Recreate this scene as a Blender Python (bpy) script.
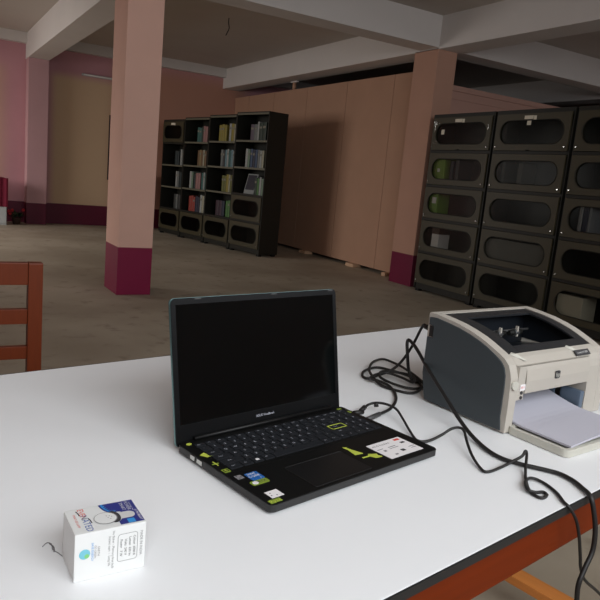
import bpy, bmesh, math, random
from mathutils import Vector, Matrix
random.seed(7)
PI = math.pi
for o in list(bpy.data.objects): bpy.data.objects.remove(o)
S = bpy.context.scene
COL = S.collection

# ------------------------------------------------------------------ camera, world, lights, exposure
cam_d = bpy.data.cameras.new('camera'); cam = bpy.data.objects.new('camera', cam_d); COL.objects.link(cam)
S.camera = cam
cam_d.sensor_width = 36.0; cam_d.lens = 651.85 / 600 * 36.0; cam_d.clip_start = .02; cam_d.clip_end = 60
YAW, PITCH, ROLL = math.radians(30.974), math.radians(10.273), math.radians(-5.315)
CAM_Z = 1.186
def cam_axes():
    f = Vector((math.sin(YAW) * math.cos(PITCH), math.cos(YAW) * math.cos(PITCH), -math.sin(PITCH)))
    r = Vector((math.cos(YAW), -math.sin(YAW), 0)); d = f.cross(r)
    r2 = math.cos(ROLL) * r + math.sin(ROLL) * d; d2 = -math.sin(ROLL) * r + math.cos(ROLL) * d
    return r2, d2, f
_r, _d, _f = cam_axes()
cam.matrix_world = Matrix(((_r.x, -_d.x, -_f.x, 0), (_r.y, -_d.y, -_f.y, 0), (_r.z, -_d.z, -_f.z, CAM_Z), (0, 0, 0, 1)))

W = bpy.data.worlds.new('World'); S.world = W; W.use_nodes = True
W.node_tree.nodes['Background'].inputs[0].default_value = (.75, .85, 1, 1)
W.node_tree.nodes['Background'].inputs[1].default_value = .6
S.view_settings.view_transform = 'Standard'; S.view_settings.look = 'None'
S.view_settings.gamma = 1; S.view_settings.use_curve_mapping = False
S.view_settings.exposure = 0.0

def area(name, loc, target, sx, sy, power, color, spread=180):
    l = bpy.data.lights.new(name, 'AREA'); l.shape = 'RECTANGLE'; l.size = sx; l.size_y = sy
    l.energy = power; l.color = color; l.spread = math.radians(spread)
    o = bpy.data.objects.new(name, l); COL.objects.link(o); o.location = loc
    o.rotation_euler = (Vector(target) - Vector(loc)).to_track_quat('-Z', 'Y').to_euler()
    return o
# daylight through the window behind the camera
area('window_daylight', (.4, -1.45, 2.35), (.4, 5, 1.2), 3.0, 1.5, 103, (.93, .97, 1.0))
area('window_daylight', (3.9, -1.45, 2.35), (3.6, 5, 1.9), 2.6, 1.3, 40, (.95, .97, 1.0))
# daylight through the windows of the left wall, in the far bay
area('window_daylight', (-3.32, 10.2, 1.7), (-.4, 10.1, .0), 3.4, 1.6, 106, (1.0, .97, .93), 122)
# daylight through the window of the right wall
area('window_daylight', (11.3, 2.2, 1.9), (0, 2.2, 1.9), 4.4, 1.4, 15, (1.0, .96, .92))

# ------------------------------------------------------------------ materials
def lin(c):
    return tuple((v / 255 / 12.92) if v <= 10.3 else (((v / 255) + .055) / 1.055) ** 2.4 for v in c)
def mat(name, rgb, rough=.6, var=.08, scale=8, metal=0, bump=0, coat=0, spec=.5, stretch=None):
    m = bpy.data.materials.new(name); m.use_nodes = True; nt = m.node_tree; n = nt.nodes; l = nt.links
    b = n['Principled BSDF']; c = lin(rgb)
    b.inputs['Roughness'].default_value = rough; b.inputs['Metallic'].default_value = metal
    b.inputs['Specular IOR Level'].default_value = spec; b.inputs['Coat Weight'].default_value = coat
    tc = n.new('ShaderNodeTexCoord'); no = n.new('ShaderNodeTexNoise'); no.inputs['Scale'].default_value = scale
    no.inputs['Detail'].default_value = 5
    if stretch:
        mp = n.new('ShaderNodeMapping'); mp.inputs['Scale'].default_value = stretch
        l.new(tc.outputs['Object'], mp.inputs[0]); l.new(mp.outputs[0], no.inputs[0])
    else: l.new(tc.outputs['Object'], no.inputs[0])
    mr = n.new('ShaderNodeMix'); mr.data_type = 'RGBA'
    mr.inputs['A'].default_value = tuple(v * (1 - var) for v in c) + (1,)
    mr.inputs['B'].default_value = tuple(min(1, v * (1 + var)) for v in c) + (1,)
    l.new(no.outputs['Fac'], mr.inputs['Factor']); l.new(mr.outputs['Result'], b.inputs['Base Color'])
    if bump:
        bp = n.new('ShaderNodeBump'); bp.inputs['Strength'].default_value = bump; bp.inputs['Distance'].default_value = .01
        l.new(no.outputs['Fac'], bp.inputs['Height']); l.new(bp.outputs[0], b.inputs['Normal'])
    return m
def mixcol(nt, fac, a, b):
    x = nt.nodes.new('ShaderNodeMix'); x.data_type = 'RGBA'
    nt.links.new(fac, x.inputs['Factor'])
    for s, v in (('A', a), ('B', b)):
        if isinstance(v, tuple): x.inputs[s].default_value = v + (1,)
        else: nt.links.new(v, x.inputs[s])
    return x.outputs['Result']
def step(nt, sock, lo, hi):
    x = nt.nodes.new('ShaderNodeMapRange'); x.interpolation_type = 'SMOOTHSTEP'
    x.inputs['From Min'].default_value = lo; x.inputs['From Max'].default_value = hi
    nt.links.new(sock, x.inputs['Value']); return x.outputs['Result']
def math_n(nt, op, a, b):
    x = nt.nodes.new('ShaderNodeMath'); x.operation = op
    for i, v in enumerate((a, b)):
        if isinstance(v, (int, float)): x.inputs[i].default_value = v
        else: nt.links.new(v, x.inputs[i])
    return x.outputs[0]
def painted(name, wall, dado, dado_h, panels=(), rough=.75, dado_rough=.45):
    """wall paint with a darker painted dado below dado_h and softly edged panels (x0,x1,z0,z1,soft,colour)"""
    m = bpy.data.materials.new(name); m.use_nodes = True; nt = m.node_tree; b = nt.nodes['Principled BSDF']
    tc = nt.nodes.new('ShaderNodeTexCoord'); sp = nt.nodes.new('ShaderNodeSeparateXYZ'); nt.links.new(tc.outputs['Object'], sp.inputs[0])
    no = nt.nodes.new('ShaderNodeTexNoise'); no.inputs['Scale'].default_value = 3; no.inputs['Detail'].default_value = 6
    nt.links.new(tc.outputs['Object'], no.inputs[0])
    w = lin(wall); col = mixcol(nt, no.outputs['Fac'], tuple(v * .92 for v in w), tuple(v * 1.08 for v in w))
    for x0, x1, z0, z1, s, c in panels:
        f = math_n(nt, 'MULTIPLY', math_n(nt, 'MULTIPLY', step(nt, sp.outputs[0], x0, x0 + s), math_n(nt, 'SUBTRACT', 1, step(nt, sp.outputs[0], x1 - s, x1))),
                   math_n(nt, 'MULTIPLY', step(nt, sp.outputs[2], z0, z0 + s), math_n(nt, 'SUBTRACT', 1, step(nt, sp.outputs[2], z1 - s, z1))))
        col = mixcol(nt, f, col, lin(c))
    if dado:
        f = step(nt, sp.outputs[2], dado_h - .004, dado_h + .004)
        d = lin(dado); dc = mixcol(nt, no.outputs['Fac'], tuple(v * .88 for v in d), tuple(v * 1.12 for v in d))
        col = mixcol(nt, f, dc, col)
        r = nt.nodes.new('ShaderNodeMapRange'); r.inputs['To Min'].default_value = dado_rough; r.inputs['To Max'].default_value = rough
        nt.links.new(f, r.inputs['Value']); nt.links.new(r.outputs[0], b.inputs['Roughness'])
    else: b.inputs['Roughness'].default_value = rough
    nt.links.new(col, b.inputs['Base Color']); b.inputs['Specular IOR Level'].default_value = .25
    return m
def glass(name, tint=(.55, .57, .55), rough=.08, refl=.12):
    m = bpy.data.materials.new(name); m.use_nodes = True; nt = m.node_tree; n = nt.nodes
    n.remove(n['Principled BSDF']); out = n['Material Output']
    t = n.new('ShaderNodeBsdfTransparent'); t.inputs[0].default_value = tint + (1,)
    g = n.new('ShaderNodeBsdfGlossy'); g.inputs['Roughness'].default_value = rough
    fr = n.new('ShaderNodeFresnel'); fr.inputs[0].default_value = 1.45
    no = n.new('ShaderNodeTexNoise'); no.inputs['Scale'].default_value = 5
    mx = n.new('ShaderNodeMixShader'); k = n.new('ShaderNodeMath'); k.operation = 'MULTIPLY'; k.inputs[1].default_value = .05; nt.links.new(fr.outputs[0], k.inputs[0]); nt.links.new(k.outputs[0], mx.inputs[0])
    nt.links.new(t.outputs[0], mx.inputs[1]); nt.links.new(g.outputs[0], mx.inputs[2]); nt.links.new(mx.outputs[0], out.inputs[0])
    return m

M = dict(
    column=painted('column paint', (214, 173, 156), (122, 18, 58), .445),
    column2=painted('far column paint', (178, 138, 118), (104, 16, 50), .40),
    pilaster=painted('pilaster paint', (188, 148, 150), (92, 18, 44), .375),
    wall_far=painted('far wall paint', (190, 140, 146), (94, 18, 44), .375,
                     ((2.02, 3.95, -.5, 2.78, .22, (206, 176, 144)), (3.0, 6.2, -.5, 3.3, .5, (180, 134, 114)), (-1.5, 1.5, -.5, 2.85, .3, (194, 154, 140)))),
    wall=painted('room wall paint', (205, 160, 152), (120, 20, 64), .4),
    partition=painted('partition paint', (174, 136, 112), None, 0, rough=.7),
    wing=painted('wing wall paint', (176, 138, 124), None, 0, rough=.7),
    ceiling=mat('ceiling plaster', (188, 180, 172), .9, .06, 2),
    beam=mat('beam whitewash', (206, 200, 195), .9, .05, 2),
    table=mat('white laminate', (233, 234, 235), .42, .02, 5, spec=.35),
    edge=mat('black rubber edging', (30, 30, 30), .6, .15, 20),
    wood=mat('varnished orange wood', (104, 37, 7), .5, .22, 6, spec=.1, stretch=(1.2, 14, 14)),
    wood2=mat('pale orange wood', (205, 128, 62), .5, .15, 6, stretch=(14, 1.2, 14)),
    chairwood=mat('chair wood', (94, 38, 12), .45, .14, 8, spec=.22, stretch=(14, 14, 1.5)),
    steel=mat('olive painted steel', (56, 50, 31), .5, .10, 6, spec=.4),
    steeldark=mat('dark olive steel', (29, 28, 22), .5, .10, 6, spec=.3),
    black=mat('black void paint', (22, 22, 20), .6, .1, 8, spec=.2),
    shelf=mat('shelf edge steel', (88, 85, 70), .5, .08, 8),
    chrome=mat('worn chrome', (205, 205, 200), .25, .05, 10, metal=1),
    paper=mat('white paper', (183, 182, 192), .85, .01, 6, spec=.2),
    label=mat('aged paper label', (205, 198, 180), .85, .05, 30, spec=.2),
    glass=glass('dark cabinet glass', (.76, .76, .74), .2),
    smoke=mat('dark ramp plastic', (24, 27, 32), .3, .08, 10, spec=.4),
    bronze=mat('smoked plastic', (36, 38, 41), .25, .08, 10, spec=.5),
    beige=mat('beige plastic', (176, 170, 160), .5, .03, 10, spec=.35),
    beige2=mat('pale plastic', (186, 184, 173), .5, .03, 10, spec=.35),
    slate=mat('slate plastic', (60, 66, 69), .5, .05, 10, spec=.35),
    guide=mat('blue grey plastic', (86, 100, 116), .5, .05, 10),
    rubber=mat('cable rubber', (30, 28, 27), .5, .1, 20, spec=.4),
    connector=mat('grey connector', (58, 58, 58), .5, .1, 20),
    deck=mat('black laptop deck', (13, 13, 13), .42, .15, 30, spec=.25),
    key=mat('laptop key', (27, 29, 33), .6, .1, 30, spec=.3),
    legend=mat('key legend', (178, 180, 190), .7, .05, 30),
    display=mat('switched off display', (5, 7, 7), .09, .1, 10, spec=.25),
    teal=mat('teal lid metal', (120, 150, 150), .3, .05, 10, metal=.9),
    bezel=mat('black bezel', (9, 10, 11), .35, .1, 10, spec=.2),
    sideedge=mat('deck edge', (30, 30, 30), .45, .08, 10),
    lime=mat('lime sticker', (178, 190, 72), .6, .05, 30),
    olive=mat('olive sticker', (120, 140, 48), .5, .1, 30),
    blue=mat('blue sticker', (32, 92, 160), .5, .05, 30),
    whites=mat('white sticker', (226, 222, 222), .7, .03, 30),
    greyprint=mat('grey print', (120, 118, 120), .8, .05, 40),
    darkprint=mat('dark print', (52, 50, 52), .8, .05, 40),
    redprint=mat('red print', (206, 72, 60), .8, .05, 40),
    blueprint=mat('blue print', (74, 96, 160), .8, .05, 40),
    carton=mat('white carton', (214, 215, 213), .6, .02, 20, spec=.3),
    navy=mat('navy carton print', (42, 48, 122), .55, .05, 20),
    azure=mat('azure carton print', (52, 140, 205), .55, .05, 20),
    aqua=mat('aqua emblem print', (110, 180, 196), .6, .1, 60),
    green=mat('green emblem print', (120, 190, 120), .6, .1, 60),
    silver=mat('silver grey print', (196, 196, 194), .6, .05, 30),
    maroon=mat('maroon cloth', (112, 16, 44), .9, .15, 14, bump=.2),
    tin=mat('pale painted tin', (176, 178, 176), .5, .05, 8),
    leaf=mat('dull green leaf', (42, 66, 38), .6, .25, 20),
    flower=mat('red petal', (176, 34, 44), .7, .15, 20),
    pot=mat('dark clay pot', (70, 48, 40), .8, .1, 10),
    bluedark=mat('dark blue board', (38, 40, 54), .6, .1, 8),
    brown=mat('dark brown wood', (48, 30, 24), .6, .15, 8),
    spine=mat('spine label', (112, 108, 96), .8),
    frame=mat('grey picture frame', (120, 122, 120), .6),
    block=mat('pale timber', (196, 160, 128), .7, .1, 14),
    tube=mat('unlit tube glass', (200, 196, 190), .3, .02, 8),
)
def floor_mat():
    m = bpy.data.materials.new('cement floor'); m.use_nodes = True; nt = m.node_tree; b = nt.nodes['Principled BSDF']
    tc = nt.nodes.new('ShaderNodeTexCoord')
    def noise(s, d, st=None):
        no = nt.nodes.new('ShaderNodeTexNoise'); no.inputs['Scale'].default_value = s; no.inputs['Detail'].default_value = d
        nt.links.new(tc.outputs['Object'], no.inputs[0]); return no.outputs['Fac']
    c = mixcol(nt, step(nt, noise(.9, 6), .3, .7), lin((150, 138, 120)), lin((176, 165, 147)))
    c = mixcol(nt, step(nt, noise(7, 8), .55, .75), c, lin((138, 126, 110)))
    vo = nt.nodes.new('ShaderNodeTexVoronoi'); vo.inputs['Scale'].default_value = 1.6; nt.links.new(tc.outputs['Object'], vo.inputs['Vector'])
    c = mixcol(nt, math_n(nt, 'SUBTRACT', .5, step(nt, vo.outputs['Distance'], .02, .07)), c, lin((120, 108, 94))) if False else c
    nt.links.new(c, b.inputs['Base Color']); b.inputs['Roughness'].default_value = .62; b.inputs['Specular IOR Level'].default_value = .3
    bp = nt.nodes.new('ShaderNodeBump'); bp.inputs['Strength'].default_value = .08; nt.links.new(noise(30, 6), bp.inputs['Height'])
    nt.links.new(bp.outputs[0], b.inputs['Normal'])
    return m
M['floor'] = floor_mat()

# ------------------------------------------------------------------ mesh building
_txt = {}
def text_mesh(s):
    if s not in _txt:
        cu = bpy.data.curves.new('t', 'FONT'); cu.body = s; cu.align_x = 'CENTER'; cu.align_y = 'CENTER'; cu.resolution_u = 2
        o = bpy.data.objects.new('t', cu); COL.objects.link(o)
        dg = bpy.context.evaluated_depsgraph_get(); dg.update()
        me = o.evaluated_get(dg).to_mesh()
        _txt[s] = ([v.co.copy() for v in me.vertices], [tuple(p.vertices) for p in me.polygons])
        o.evaluated_get(dg).to_mesh_clear(); bpy.data.objects.remove(o); bpy.data.curves.remove(cu)
    return _txt[s]
class MB:
    def __init__(s): s.bm = bmesh.new(); s.mats = []
    def mi(s, m):
        m = M[m] if isinstance(m, str) else m
        if m not in s.mats: s.mats.append(m)
        return s.mats.index(m)
    def face(s, pts, m):
        i = s.mi(m); f = s.bm.faces.new([s.bm.verts.new(p) for p in pts]); f.material_index = i; return f
    def solid(s, verts, faces, m, smooth=False):
        i = s.mi(m); vs = [s.bm.verts.new(v) for v in verts]
        for f in faces:
            try: q = s.bm.faces.new([vs[k] for k in f]); q.material_index = i; q.smooth = smooth
            except ValueError: pass
        return vs
    def box(s, x0, x1, y0, y1, z0, z1, m, bev=0, T=None):
        v = [Vector(p) for p in ((x0, y0, z0), (x1, y0, z0), (x1, y1, z0), (x0, y1, z0), (x0, y0, z1), (x1, y0, z1), (x1, y1, z1), (x0, y1, z1))]
        if T is not None: v = [T @ p for p in v]
        vs = s.solid(v, ((0, 3, 2, 1), (4, 5, 6, 7), (0, 1, 5, 4), (1, 2, 6, 5), (2, 3, 7, 6), (3, 0, 4, 7)), m)
        if bev:
            es = {e for q in vs for e in q.link_edges}
            bmesh.ops.bevel(s.bm, geom=list(es), offset=bev, segments=2, profile=.7, affect='EDGES')
        return s
    def prism(s, poly, axis, d0, d1, m, smooth=False):
        """poly of 2D points in the two other axes (in x,y,z order), from d0 to d1 along axis"""
        def p3(p, d): q = list(p); q.insert(axis, d); return Vector(q)
        n = len(poly); v = [p3(p, d0) for p in poly] + [p3(p, d1) for p in poly]
        f = [tuple(range(n)), tuple(range(2 * n - 1, n - 1, -1))] + [(i, n + i, n + (i + 1) % n, (i + 1) % n) for i in range(n)]
        s.solid(v, f, m, smooth); return s
    def tube(s, pts, r, m, seg=8, close=False, r2=None):
        pts = [Vector(p) for p in pts]; n = len(pts); i = s.mi(m); rings = []
        t = (pts[1] - pts[0]).normalized(); up = Vector((0, 0, 1)) if abs(t.z) < .9 else Vector((1, 0, 0)); a = t.cross(up).normalized()
        for k in range(n):
            t = (pts[min(k + 1, n - 1)] - pts[max(k - 1, 0)])
            t = t.normalized() if t.length > 1e-9 else Vector((0, 0, 1))
            a = (a - t * a.dot(t)); a = a.normalized() if a.length > 1e-6 else t.orthogonal().normalized(); b = t.cross(a)
            rr = r if r2 is None else r + (r2 - r) * k / (n - 1)
            rings.append([s.bm.verts.new(pts[k] + rr * (math.cos(2 * PI * j / seg) * a + math.sin(2 * PI * j / seg) * b)) for j in range(seg)])
        for k in range(n - 1):
            for j in range(seg):
                f = s.bm.faces.new((rings[k][j], rings[k][(j + 1) % seg], rings[k + 1][(j + 1) % seg], rings[k + 1][j])); f.material_index = i; f.smooth = True
        for rg in (list(reversed(rings[0])), rings[-1]):
            f = s.bm.faces.new(rg); f.material_index = i
        return s
    def lathe(s, prof, c, m, seg=20):
        i = s.mi(m); rings = [[s.bm.verts.new((c[0] + r * math.cos(2 * PI * j / seg), c[1] + r * math.sin(2 * PI * j / seg), c[2] + z)) for j in range(seg)] for r, z in prof]
        for k in range(len(prof) - 1):
            for j in range(seg):
                f = s.bm.faces.new((rings[k][j], rings[k][(j + 1) % seg], rings[k + 1][(j + 1) % seg], rings[k + 1][j])); f.material_index = i; f.smooth = True
        for rg in (list(reversed(rings[0])), rings[-1]):
            f = s.bm.faces.new(rg); f.material_index = i
        return s
    def text(s, body, o, xd, yd, size, m):
        vs, fs = text_mesh(body); i = s.mi(m); o, xd, yd = Vector(o), Vector(xd).normalized(), Vector(yd).normalized()
        q = [s.bm.verts.new(o + xd * v.x * size + yd * v.y * size) for v in vs]
        for f in fs:
            try: g = s.bm.faces.new([q[k] for k in f]); g.material_index = i
            except ValueError: pass
        return s
    def plate(s, outer, holes, axis, d0, d1, m):
        """flat plate with holes (2D loops), thickness d0..d1 along axis"""
        i = s.mi(m); b = bmesh.new(); es = []
        for lp in [outer] + list(holes):
            vs = []
            for p in lp: q = list(p); q.insert(axis, d0); vs.append(b.verts.new(q))
            es += [b.edges.new((vs[k], vs[(k + 1) % len(vs)])) for k in range(len(vs))]
        bmesh.ops.triangle_fill(b, use_beauty=True, use_dissolve=False, edges=es)
        r = bmesh.ops.extrude_face_region(b, geom=list(b.faces))
        off = [0, 0, 0]; off[axis] = d1 - d0
        bmesh.ops.translate(b, vec=off, verts=[v for v in r['geom'] if isinstance(v, bmesh.types.BMVert)])
        bmesh.ops.recalc_face_normals(b, faces=list(b.faces))
        mp = {v: s.bm.verts.new(v.co) for v in b.verts}
        for f in b.faces:
            g = s.bm.faces.new([mp[v] for v in f.verts]); g.material_index = i
        b.free(); return s
    def build(s, name, parent=None, kind=None, fix=True):
        if fix: bmesh.ops.recalc_face_normals(s.bm, faces=list(s.bm.faces))
        me = bpy.data.meshes.new(name); s.bm.to_mesh(me); s.bm.free()
        for m in s.mats: me.materials.append(m)
        o = bpy.data.objects.new(name, me); COL.objects.link(o)
        if parent: o.parent = parent
        if kind: o['kind'] = kind
        return o
def tag(o, label, cat, group=None):
    o['label'] = label; o['category'] = cat
    if group: o['group'] = group
    return o
def thing(name, label, cat, loc=(0, 0, 0), rz=0, group=None):
    o = bpy.data.objects.new(name, None); COL.objects.link(o); o.empty_display_size = .1
    o.location = loc; o.rotation_euler = (0, 0, math.radians(rz)); return tag(o, label, cat, group)
def rbox2(x0, x1, y0, y1, r, n=6):
    out = []
    for cx, cy, a0 in ((x1 - r, y1 - r, 0), (x0 + r, y1 - r, 90), (x0 + r, y0 + r, 180), (x1 - r, y0 + r, 270)):
        for k in range(n + 1):
            a = math.radians(a0 + 90 * k / n); out.append((cx + r * math.cos(a), cy + r * math.sin(a)))
    return out
def smooth_path(pts, sub=6):
    P = [Vector(p) for p in pts]; out = []
    for i in range(len(P) - 1):
        p0, p1, p2, p3 = P[max(i - 1, 0)], P[i], P[i + 1], P[min(i + 2, len(P) - 1)]
        for k in range(sub):
            t = k / sub
            out.append(.5 * ((2 * p1) + (-p0 + p2) * t + (2 * p0 - 5 * p1 + 4 * p2 - p3) * t * t + (-p0 + 3 * p1 - 3 * p2 + p3) * t ** 3))
    out.append(P[-1]); return out

# ------------------------------------------------------------------ the room
X0, X1, Y0, Y1, ZC = -3.4, 12.0, -1.5, 12.8, 3.26
MB().box(X0, X1, Y0, Y1 + .2, -.1, 0, 'floor').build('floor', kind='structure')
MB().box(X0, X1, Y0, Y1 + .2, ZC, ZC + .12, 'ceiling').build('ceiling', kind='structure')
MB().box(X0, X1, Y1, Y1 + .2, 0, ZC, 'wall_far').build('wall_far', kind='structure')
def wall_with_hole(name, axis, at, thick, a0, a1, h0, h1, v0, v1, m):
    b = MB()
    for u0, u1, w0, w1 in ((a0, h0, 0, ZC), (h1, a1, 0, ZC), (h0, h1, 0, v0), (h0, h1, v1, ZC)):
        if axis == 0: b.box(at, at + thick, u0, u1, w0, w1, m)
        else: b.box(u0, u1, at, at + thick, w0, w1, m)
    return b.build(name, kind='structure')
b = MB()
for u0, u1, w0, w1 in ((Y0, 8.5, 0, ZC), (8.5, 11.9, 0, .8), (8.5, 11.9, 2.4, ZC), (11.9, Y1, 0, ZC)): b.box(X0 - .2, X0, u0, u1, w0, w1, 'wall')
b.build('wall_left', kind='structure')
b = MB()
for u0, u1, w0, w1 in ((X0, -1.1, 0, ZC), (1.9, 2.6, 0, ZC), (5.2, X1, 0, ZC), (-1.1, 1.9, 0, 1.6), (-1.1, 1.9, 3.1, ZC), (2.6, 5.2, 0, 1.7), (2.6, 5.2, 3.0, ZC)): b.box(u0, u1, Y0 - .2, Y0, w0, w1, 'wall')
b.build('wall_back', kind='structure')
wall_with_hole('wall_right', 0, X1, .2, Y0, Y1, 0, 4.4, 1.2, 2.6, 'wall')
# beams under the ceiling
MB().box(1.68, 2.02, Y0, Y1, 2.84, ZC, 'beam').build('trim_1', kind='structure')
MB().box(5.40, 5.75, Y0, Y1, 2.885, ZC, 'beam').build('trim_2', kind='structure')
MB().box(X0, X1, 6.33, 6.66, 2.90, ZC, 'beam').build('trim_3', kind='structure')
MB().box(X0, X1, 12.66, 12.8, 3.09, ZC, 'beam').build('trim_4', kind='structure')
MB().box(9.3, 9.65, Y0, Y1, 2.885, ZC, 'beam').build('trim_5', kind='structure')
# columns and pilaster
MB().box(1.588, 1.910, 5.95, 6.40, 0, ZC, 'column', .006).build('wall_column', kind='structure')
MB().box(5.40, 5.70, 6.33, 6.77, 0, 2.90, 'column2', .006).build('wall_column', kind='structure')
MB().box(9.3, 9.6, 6.33, 6.77, 0, 2.90, 'column2', .006).build('wall_column', kind='structure')
MB().box(1.69, 2.02, 12.5, 12.8, 0, 2.86, 'pilaster', .004).build('wall_pilaster', kind='structure')
# partition of painted panels running back from the second column
b = MB()
for y0, y1 in ((6.775, 7.50), (7.508, 8.66), (8.668, 9.86), (9.868, 11.06), (11.068, 12.12), (12.128, 12.79)):
    b.box(5.69, 5.73, y0, y1, .05, 2.74, 'partition')
b.box(5.73, 5.78, 6.775, 12.79, 2.60, 2.70, 'partition')
b.build('wall_partition', kind='structure')
b = MB(); b.box(5.71, 11.9, 6.60, 6.66, 0, 2.565, 'wing'); b.box(5.71, 11.9, 6.575, 6.60, 2.50, 2.565, 'wing'); b.box(5.71, 11.9, 6.585, 6.60, 2.40, 2.44, 'wing')
b.build('wall_wing', kind='structure')

# ------------------------------------------------------------------ table
TR = 10.25; ct, st = math.cos(math.radians(TR)), math.sin(math.radians(TR))
def uv(u, v): return (u * ct - v * st, u * st + v * ct)
tx, ty = uv(.65, .865)
tb = thing('work_table', 'long white-topped wooden table with black edging carrying the laptop and printer', 'table', (tx, ty, 0), TR)
MB().box(-1.2, 1.2, -.463, .463, .7372, .75, 'table', .002).build('tabletop', tb)
b = MB()
b.box(-1.203, 1.203, -.466, -.4631, .7372, .7495, 'edge'); b.box(-1.203, 1.203, .4631, .466, .7372, .7495, 'edge')
b.box(-1.203, -1.2001, -.463, .463, .7372, .7495, 'edge'); b.box(1.2001, 1.203, -.463, .463, .7372, .7495, 'edge')
o = b.build('edging', tb); o['label'] = 'black rubber edging'
for y0 in (-.452, .43): MB().box(-1.1, 1.1, y0, y0 + .022, .667, .7368, 'wood', .002).build('apron', tb)
for x0 in (-1.12, 1.008): MB().box(x0, x0 + .022, -.384, .384, .667, .7368, 'wood', .002).build('apron', tb)
for x0 in (-1.165, .985):
    for y0 in (-.45, .385): MB().box(x0, x0 + .065, y0, y0 + .065, 0, .7368, 'wood', .003).build('leg', tb)
    o = MB().box(x0 + .005, x0 + .062, -.385, .385, .104, .13, 'wood2', .003).build('stretcher', tb); o['label'] = 'pale orange wooden foot rail'

# ------------------------------------------------------------------ chair on the far side of the table
ch = thing('wooden_chair', 'orange-brown wooden chair with slatted back standing beyond the table', 'chair', (.0975, 2.0, 0))
for x0 in (-.22, .18):
    MB().box(x0, x0 + .04, -.012, .026, 0, .885, 'chairwood', .004).build('leg', ch)
    MB().box(x0, x0 + .04, -.43, -.392, 0, .43, 'chairwood', .004).build('leg', ch)
MB().box(-.1799, .1799, -.008, .018, .82, .885, 'chairwood', .003).build('top_rail', ch)
MB().box(-.1799, .1799, -.006, .016, .704, .748, 'chairwood', .002).build('back_slat', ch)
MB().box(-.1799, .1799, -.006, .016, .598, .636, 'chairwood', .002).build('back_slat', ch)
MB().box(-.23, .23, -.44, -.013, .4305, .455, 'chairwood', .006).build('seat', ch)
b = MB(); b.box(-.179, .179, -.42, -.40, .37, .43, 'chairwood'); b.box(-.179, .179, -.0, .018, .37, .43, 'chairwood')
b.box(-.21, -.19, -.391, -.013, .37, .43, 'chairwood'); b.box(.19, .21, -.391, -.013, .37, .43, 'chairwood'); b.build('seat_frame', ch)
for x0 in (-.21, .19): MB().box(x0, x0 + .02, -.391, -.013, .16, .19, 'chairwood').build('stretcher', ch)

# ------------------------------------------------------------------ steel bookcases
TZ = [.10, .497, .894, 1.291, 1.688, 2.085]
def bookcase(name, label, w, loc, rz, closed, group, notes=(), frame='steel'):
    r = thing(name, label, 'bookcase', loc, rz, group)
    D = .36
    b = MB()
    b.box(0, .016, .006, D, .03, 2.10, 'steeldark'); b.box(w - .016, w, .006, D, .03, 2.10, 'steeldark')
    b.box(.016, w - .016, D - .012, D, .06, 2.10, 'steeldark'); b.box(.016, w - .016, .006, D - .012, 2.085, 2.10, 'steeldark')
    b.box(.016, w - .016, .02, D - .012, .03, .098, 'steeldark')
    b.build('carcass', r)
    for x0 in (.02, w - .08):
        for y0 in (.02, D - .08): MB().box(x0, x0 + .06, y0, y0 + .06, 0, .0298, 'black').build('foot', r)
    for k in range(1, 5):
        b = MB(); b.box(.0165, w - .0165, .03, D - .0125, TZ[k] - .012, TZ[k], 'steeldark')
        b.box(.0165, w - .0165, .004, .03, TZ[k] - .026, TZ[k] + .002, 'shelf' if k not in closed and k - 1 not in closed else 'steeldark'); b.build('shelf', r)
    b = MB(); b.box(.0165, w - .0165, .004, .03, 2.058, 2.084, 'shelf' if 4 not in closed else 'steeldark'); b.build('top_rail', r)
    for k in closed:
        z0, z1 = TZ[k] + .006, TZ[k + 1] - .028 if k == 4 else TZ[k + 1] - .030
        zc = (z0 + z1) / 2; hh = (z1 - z0) * .32; hw = w * .41
        st_ = rbox2(w / 2 - hw, w / 2 + hw, zc - hh, zc + hh, hh * .98, 8)
        b = MB(); b.plate([(.022, z0), (w - .022, z0), (w - .022, z1), (.022, z1)], [st_], 1, -.012, .003, frame)
        # raised lip round the window
        lip = rbox2(w / 2 - hw, w / 2 + hw, zc - hh, zc + hh, hh * .98, 8); lip = [(x, -.013, z) for x, z in lip]; b.tube(lip + lip[:1], .005, 'steeldark', 5)
        d = b.build('door', r)
        MB().box(w / 2 - hw - .01, w / 2 + hw + .01, -.004, 0, zc - hh - .01, zc + hh + .01, 'glass').build('window_pane', d)
        for x in (.05, w - .05):
            kn = MB(); kn.tube([(x, -.012, z0 + .035), (x, -.026, z0 + .035)], .009, 'chrome', 10, r2=.006); kn.build('knob', d)
        if k == 4:
            b = MB(); b.box(w * .40, w * .40 + .11, -.014, -.0122, z1 - .055, z1 - .02, 'label'); b.box(w * .40 + .115, w * .40 + .15, -.014, -.0122, z1 - .065, z1 - .022, 'label')
            b.text('B-2', (w * .40 + .055, -.0145, z1 - .038), (1, 0, 0), (0, 0, 1), .03, 'darkprint') if False else None
            o = b.build('paper_label', d); o['label'] = 'pale paper label above the window'
            b = MB(); b.tube([(w / 2 - .012, -.012, z0 + .004), (w / 2 - .012, -.03, z0 + .004), (w / 2 + .012, -.03, z0 + .004), (w / 2 + .012, -.012, z0 + .004)], .004, 'steeldark', 6); b.build('hasp', d)
    for k, x0, z0, sx, sz in notes:
        o = MB().box(x0, x0 + sx, -.007, -.0045, z0, z0 + sz, 'label').build('paper_label', r); o['label'] = 'small pale note on the window'
    return r
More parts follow.
